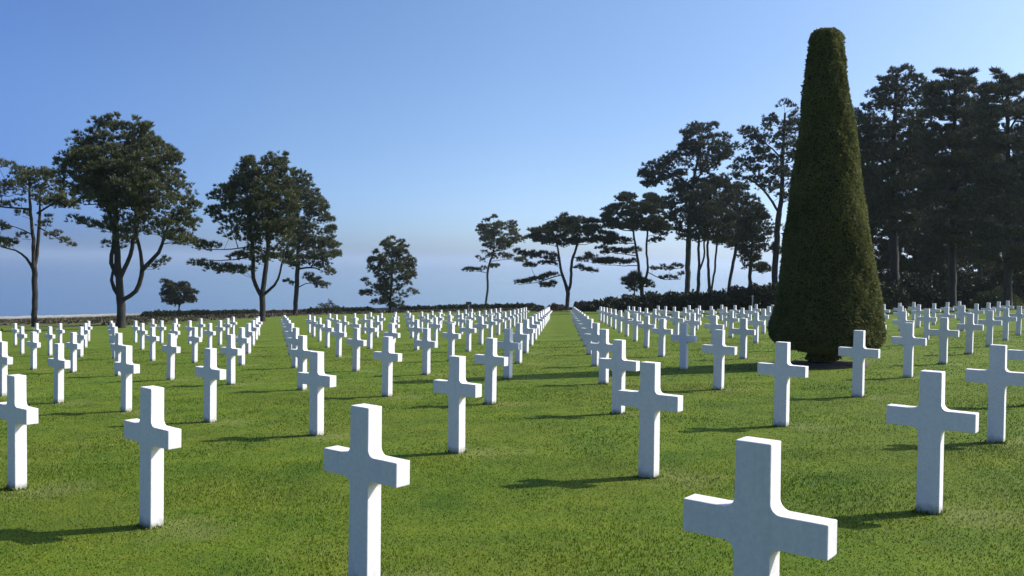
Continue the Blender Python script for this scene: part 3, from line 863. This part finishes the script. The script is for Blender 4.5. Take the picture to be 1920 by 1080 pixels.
# ------------------------------------------------------------------ hedges and shrubs
def bush(name, parts, mat, label, cat, leaf=0.22, dens=60, group=None, stem=True):
    """parts: list of (centre xyz on ground, rx, ry, h). Leafy mass over a dark woody inside."""
    c0 = np.array(parts[0][0], float)
    root = empty(name, c0)
    P, D = [], []
    segs = []
    for c, rx, ry, h in parts:
        c = np.array(c, float)
        area = 2 * math.pi * ((rx * ry) ** .8 + (rx * h) ** .8 + (ry * h) ** .8) / 3 * 1.2
        n = int(area * dens)
        d = unit(rng.normal(size=(n, 3))); d[:, 2] = np.abs(d[:, 2])
        lump = 1 + .14 * np.sin(d[:, 0] * 7 + c[0]) * np.sin(d[:, 1] * 6 + c[1]) + .10 * np.sin(d[:, 2] * 11 + d[:, 0] * 5 + c[0] * 3)
        rr = lump[:, None] * rng.uniform(.55, 1.0, (n, 1)) ** .5
        p = d * rr * np.array([rx, ry, h])
        P.append(c + p); D.append(unit(d + np.array([0, 0, .3])))
        for _ in range(6):
            q = unit(rng.normal(size=3)); q[2] = abs(q[2]) + .3
            segs.append((c + np.array([rng.normal(0, .1), rng.normal(0, .1), -.1]), c + q * np.array([rx, ry, h]) * .7, .05, .02))
    P = np.concatenate(P); D = np.concatenate(D)
    V, F = leaves(P, D, np.full(len(P), leaf) * rng.uniform(.7, 1.3, len(P)), 3, 1.0)
    obj('foliage', mesh_np('foliage', V - c0, F, mat), root)
    V, F = tube_mesh(segs, 5)
    obj('stems', mesh_np('stems', V - c0, F, BARK, True), root)
    tag(root, label, cat, group)
    return root


def ground_at(px, Y):
    """ground point under picture column px at distance Y"""
    x = at(px, 560, Y)[0]
    return np.array([x, Y, plane(x, Y)])


def hedge_row(x0, x1, Y0, Y1, h, n, depth=.8):
    out = []
    for k in range(n):
        t = (k + .5) / n
        Y = Y0 + (Y1 - Y0) * t
        g = ground_at(x0 + (x1 - x0) * t, Y)
        w = abs(ground_at(x1, Y)[0] - ground_at(x0, Y)[0]) / n
        out.append((g, w * .75, depth, h * rng.uniform(.88, 1.12)))
    return out


GH = 'low dark hedges along the cliff edge'
bush('hedge', hedge_row(268, 395, 150, 158, .95, 14, 1.0), HEDGE, 'low dark hedge under the tiny pine, left part of the cliff edge', 'hedge', .26, 70, GH)
bush('hedge', hedge_row(398, 482, 165, 172, .8, 12), HEDGE, 'low broken hedge left of the foot of the three-stemmed pine', 'hedge', .28, 40, GH)
bush('hedge', hedge_row(500, 575, 178, 180, .55, 9), RUSSET, 'thin brownish hedge between the feet of the two joined pines', 'hedge', .26, 40, GH)
bush('hedge', hedge_row(578, 700, 165, 165, .85, 14), HEDGE, 'low dark hedge left of the bushy young pine', 'hedge', .28, 60, GH)
bush('hedge', hedge_row(752, 1004, 168, 165, .85, 26), HEDGE, 'long low dark hedge behind the crosses left of the central aisle', 'hedge', .28, 60, GH)
bush('hedge', hedge_row(1078, 1118, 150, 150, 1.1, 5), HEDGE, 'short low hedge right behind the end of the central aisle', 'hedge', .26, 70, GH)
bush('bush', [(ground_at(604, 160), 1.3, 1.0, 1.8), (ground_at(617, 161), 1.2, 1.0, 2.1), (ground_at(630, 160), 1.1, .9, 1.4)], SHRUB, 'small grey-green bush rising above the low hedge left of centre', 'bush', .26, 16)
bush('bush', [(ground_at(1012, 120), .9, .7, .8), (ground_at(1040, 122), 1.1, .8, .9), (ground_at(1052, 124), .9, .8, .8), (ground_at(1092, 121), .9, .8, .75)], RUSSET, 'low reddish-brown bush at the foot of the flat-topped pine', 'bush', .22, 55)
GS = 'dark shrubs behind the crosses right of the aisle'
shr = [(1125, 112, 2.0, 0.9, 'dark shrub at the left end of the shrub bank, lowest of them'), (1150, 108, 2.2, 1.5, 'rounded dark shrub next to the low left end of the bank'),
       (1185, 105, 2.6, 1.7, 'dark shrub in front of the small pointed young pine'), (1226, 103, 2.8, 1.9, 'dark shrub below the right-hand sprays of the layered pine'), (1268, 102, 2.8, 2.0, 'dark shrub left of the ivy-dark trunk'),
       (1312, 101, 2.8, 2.0, 'dark shrub hiding the feet of the forked thin trunk'), (1355, 100, 2.8, 2.1, 'dark shrub at the foot of the right-leaning trunk'), (1396, 99, 2.7, 2.5, 'taller dark shrub near the clipped cone'),
       (1436, 98, 2.6, 2.7, 'dark shrub touching the left edge of the clipped cone')]
for k, (px, Y, r, h, lab) in enumerate(shr):
    c = ground_at(px, Y)
    bush('shrub', [(c, r, 1.9, h), (c + np.array([r * .55, .3, 0]), r * .7, 1.5, h * .85), (c + np.array([-r * .5, -.2, 0]), r * .7, 1.5, h * .75)], SHRUB, lab, 'shrub', .3, 55, GS)
GU = 'dark undergrowth shrubs of the right wood'
und = [(1655, 82, 2.3, 2.6, 'dark undergrowth right beside the foot of the clipped cone'), (1700, 84, 2.3, 3.0, 'dark undergrowth below the rounded pine'), (1745, 83, 2.3, 2.4, 'dark undergrowth left of the spiky-topped cedar trunk'),
       (1790, 84, 2.4, 4.0, 'dark undergrowth under the spiky-topped cedar'), (1836, 82, 2.3, 2.6, 'dark undergrowth between the cedar trunks'), (1905, 80, 2.4, 4.2, 'dark undergrowth at the right edge of the picture')]
for px, Y, r, h, lab in und:
    c = ground_at(px, Y)
    bush('shrub', [(c, r, 1.7, h), (c + np.array([r * .6, .3, 0]), r * .6, 1.3, h * .8), (c + np.array([-r * .6, .2, 0]), r * .6, 1.3, h * .7)], SHRUB, lab, 'shrub', .28, 55, GU)
c = ground_at(1872, 72)
bush('shrub', [(c, 1.5, 1.2, 1.5), (c + np.array([.9, .2, 0]), 1.0, 1.0, 1.2), (c + np.array([-1.0, .1, 0]), .9, 1.0, 1.2)], PALE_SHRUB, 'pale yellow-green shrub in front of the dark wood at the right', 'shrub', .24, 80)

# ------------------------------------------------------------------ rough scrub between lawn and cliff
def scrub():
    n = 26000
    x = rng.uniform(-125, 30, n); lo = lawn_y(x) + 2; hi = edge_y(x) - 7
    t = rng.uniform(0, 1, n); y = lo + (hi - lo) * t
    k = (hi > lo + 3) & (np.abs(x) < .62 * y + 4)
    x, y = x[k], y[k]
    cl = np.sin(x * .31 + np.sin(y * .17) * 2) * np.sin(y * .23 + np.cos(x * .11) * 2) + rng.normal(0, .35, len(x))
    k = cl > -.1; x, y = x[k], y[k]
    P = np.stack([x, y, plane(x, y) - .02], 1)
    D = unit(np.stack([rng.normal(0, .35, len(x)), rng.normal(0, .35, len(x)), np.ones(len(x))], 1))
    V, F = leaves(P, D, rng.uniform(.12, .38, len(x)), 4, .6)
    return mesh_np('heath', V, F, HEATH)


HEATH = mat_foliage('heath_stems', (0.030, 0.034, 0.014), (0.120, 0.095, 0.048), 0.5, 0.12, 0.12)
tag(obj('heath', scrub()), 'rough brown-green heath between the lawn and the cliff edge', 'heath', kind='stuff')

# ------------------------------------------------------------------ clipped yew cone
def topiary():
    Y = 19.4
    g = on_ground(1531, 684)
    Y = g[1]; root = np.array([g[0], g[1], plane(g[0], g[1])])
    prof_px = [(58, 14), (60, 24), (68, 29.5), (90, 32), (130, 36), (180, 42.5), (240, 50.5), (300, 58), (360, 66), (420, 74.5), (480, 83), (540, 92.5), (575, 98.5), (604, 104.5), (620, 107), (634, 105.5), (644, 97), (651, 80), (656, 56), (659, 34), (661, 17)]
    m_per = Y / FOC
    cxp = lambda py: 1549 + (py - 58) * (1551 - 1549) / 600.0
    zz = np.array([at(cxp(py), py, Y)[2] for py, _ in prof_px]); rr = np.array([r * m_per * .965 for _, r in prof_px]); xc = np.array([at(cxp(py), py, Y)[0] for py, _ in prof_px])
    o = zz.argsort(); zz, rr, xc = zz[o], rr[o], xc[o]
    e = empty('yew_topiary', root)
    # arc-length sampling of the profile
    s = np.concatenate([[0], np.cumsum(np.hypot(np.diff(zz), np.diff(rr)))])
    def lump(a, z): return .016 * np.sin(3 * a + 2.1 * z) + .013 * np.sin(5 * a - 3.7 * z + 1) + .011 * np.sin(9 * a + 6.3 * z) + .008 * np.sin(17 * a - 11 * z)
    n_s, n_a = 70, 72
    ss = np.linspace(0, s[-1], n_s); Z = np.interp(ss, s, zz); R = np.interp(ss, s, rr); X0 = np.interp(Z, zz, xc)
    aa = np.arange(n_a) * 2 * np.pi / n_a
    V = []
    for z, r, x0 in zip(Z, R, X0):
        q = np.maximum(r - .05, .02) + lump(aa, z)
        V.append(np.stack([x0 + q * np.cos(aa), root[1] + q * np.sin(aa), np.full(n_a, z)], 1))
    V = np.concatenate(V)
    F = [(a * n_a + b, a * n_a + (b + 1) % n_a, (a + 1) * n_a + (b + 1) % n_a, (a + 1) * n_a + b) for a in range(n_s - 1) for b in range(n_a)]
    core_v, core_f = V, np.array(F)
    # clipped sprays, dense over the whole skin
    n = 120000
    w = np.interp(np.linspace(0, s[-1], 400), s, rr); cdf = np.cumsum(w); cdf /= cdf[-1]
    t = np.interp(rng.uniform(0, 1, n), cdf, np.linspace(0, s[-1], 400))
    z = np.interp(t, s, zz); r = np.interp(t, s, rr); x0 = np.interp(z, zz, xc); a = rng.uniform(0, 2 * np.pi, n)
    dz = np.gradient(zz, s); dr = np.gradient(rr, s)
    nz = -np.interp(t, s, dr); nr = np.interp(t, s, dz)
    N = unit(np.stack([nr * np.cos(a), nr * np.sin(a), nz], 1))
    q = r + lump(a, z) - rng.uniform(.0, .06, n)
    P = np.stack([x0 + q * np.cos(a), root[1] + q * np.sin(a), z], 1)
    size = rng.uniform(.026, .054, n)
    stray = rng.uniform(0, 1, n) > .985; size[stray] *= 1.6
    V2, F2 = leaves(P, unit(N + np.array([0, 0, .35])), size, 3, 0.95)
    me = mesh_np('foliage', np.concatenate([core_v, V2]) - root, np.concatenate([core_f, F2 + len(core_v)]), YEW)
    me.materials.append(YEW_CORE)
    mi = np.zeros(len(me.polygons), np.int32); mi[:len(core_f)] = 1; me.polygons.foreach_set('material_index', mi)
    obj('foliage', me, e)
    # short fluted trunk with the skirt of small twigs
    zt = zz[0] + .25
    segs = []
    for k in range(6):
        a = k * math.pi / 3 + .3
        b0 = root + np.array([.13 * math.cos(a), .13 * math.sin(a), -.06])
        b1 = np.array([xc[0] + .10 * math.cos(a + .3), root[1] + .10 * math.sin(a + .3), zt])
        segs.append((b0, (b0 + b1) / 2, .13, .10)); segs.append(((b0 + b1) / 2, b1, .10, .10))
    V, F = tube_mesh(segs, 7)
    obj('trunk', mesh_np('trunk', V - root, F, BARK, True), e)
    n = 1800
    a = rng.uniform(0, 2 * np.pi, n); z = rng.uniform(root[2] + .10, zz[0] + .12, n); q = .20 + .13 * (z - root[2]) + rng.uniform(-.06, .10, n)
    P = np.stack([root[0] + (xc[0] - root[0]) * (z - root[2]) / (zz[0] - root[2]) + q * np.cos(a), root[1] + q * np.sin(a), z], 1)
    V, F = leaves(P, unit(np.stack([np.cos(a), np.sin(a), np.full(n, .5)], 1)), rng.uniform(.04, .09, n), 3, .9)
    obj('trunk_shoots', mesh_np('trunk_shoots', V - root, F, YEW), e)
    tag(e, 'tall clipped dark-green yew cone with a flat top on a short trunk', 'topiary')
    # soil bed
    nb = 64
    ring = []
    for k in range(nb):
        t = 2 * np.pi * k / nb
        rad = 1.10 * (1 + .05 * math.sin(3 * t) + .04 * math.sin(7 * t + 1) + rng.normal(0, .012))
        x, y = root[0] + .05 + rad * math.cos(t), root[1] + rad * math.sin(t)
        ring.append((x, y, plane(x, y) + .006))
    inner = [(root[0] + .05 + (p[0] - root[0] - .05) * .8, root[1] + (p[1] - root[1]) * .8, 0) for p in ring]
    inner = [(x, y, plane(x, y) + .035 + rng.normal(0, .008)) for x, y, _ in inner]
    ctr = (root[0], root[1], root[2] + .05)
    V = ring + inner + [ctr]
    F3 = [(k, (k + 1) % nb, nb + (k + 1) % nb) for k in range(nb)] + [(k, nb + (k + 1) % nb, nb + k) for k in range(nb)] + [(nb + k, nb + (k + 1) % nb, 2 * nb) for k in range(nb)]
    tag(obj('soil_bed', mesh_np('soil_bed', V, np.array(F3), SOIL, True)), kind='structure')


topiary()


# ------------------------------------------------------------------ low wall along the cliff edge
def box(bm, x0, x1, y0, y1, z0, z1):
    vs = [bm.verts.new((x, y, z)) for x in (x0, x1) for y in (y0, y1) for z in (z0, z1)]
    for f in ((0, 1, 3, 2), (4, 6, 7, 5), (0, 4, 5, 1), (2, 3, 7, 6), (0, 2, 6, 4), (1, 5, 7, 3)):
        bm.faces.new([vs[k] for k in f])


def cliff_wall():
    pts = []
    for px in range(-160, 760, 12):
        lo, hi = 60.0, 260.0
        for _ in range(40):                       # where the sight line crosses the edge
            mid = (lo + hi) / 2
            x = at(px, 590, mid)[0]
            if mid < edge_y(x) - 1.5: lo = mid
            else: hi = mid
        x = at(px, 590, lo)[0]
        pts.append(np.array([x, lo, plane(x, lo)]))
    pts = np.array(pts)
    h, w = .62, .35
    V, F = [], []
    for k, p in enumerate(pts):
        d = unit((pts[min(k + 1, len(pts) - 1)] - pts[max(k - 1, 0)])[:2]); nrm = np.array([-d[1], d[0]])
        hh = h * rng.uniform(.85, 1.1)
        for s, z in ((-1, -.2), (-1, hh), (1, hh), (1, -.2)):
            V.append((p[0] + nrm[0] * s * w / 2, p[1] + nrm[1] * s * w / 2, p[2] + z))
    for k in range(len(pts) - 1):
        for s in range(4):
            a, b = k * 4 + s, k * 4 + (s + 1) % 4
            F.append((a, b, b + 4, a + 4))
    o = obj('stone_wall', mesh_np('stone_wall', V, F, STONE))
    tag(o, 'low pale stone wall along the top of the cliff at the left', 'wall')


cliff_wall()


# ------------------------------------------------------------------ small sign and post among the far crosses
def sign(px, Y, h, label, panel):
    g = ground_at(px, Y)
    e = empty('small_sign' if panel else 'marker_post', g)
    bm = bmesh.new(); box(bm, -.035, .035, -.035, .035, -.2, h)
    bmesh.ops.bevel(bm, geom=bm.edges[:], offset=.008, segments=1, affect='EDGES')
    me = bpy.data.meshes.new('post'); bm.to_mesh(me); bm.free(); me.materials.append(POST)
    obj('post', me, e)
    bm = bmesh.new()
    if panel: box(bm, -.27, .27, -.06, -.036, h - .24, h + .06)
    else: box(bm, -.06, .06, -.06, .06, h, h + .07)
    bmesh.ops.bevel(bm, geom=bm.edges[:], offset=.01, segments=1, affect='EDGES')
    me = bpy.data.meshes.new('sign_panel'); bm.to_mesh(me); bm.free(); me.materials.append(SIGN if panel else POST)
    obj('sign_panel' if panel else 'post_cap', me, e)
    tag(e, label, 'sign' if panel else 'post')


sign(879, 88, 1.45, 'small dark sign on a thin pale post above the far crosses', True)
sign(1411, 68, 1.45, 'thin pale post standing behind the far crosses left of the clipped cone', False)

# ------------------------------------------------------------------ render settings
S.cycles.max_bounces = 6
S.cycles.volume_bounces = 1
S.cycles.use_denoising = True
S.cycles.sample_clamp_indirect = 6.0
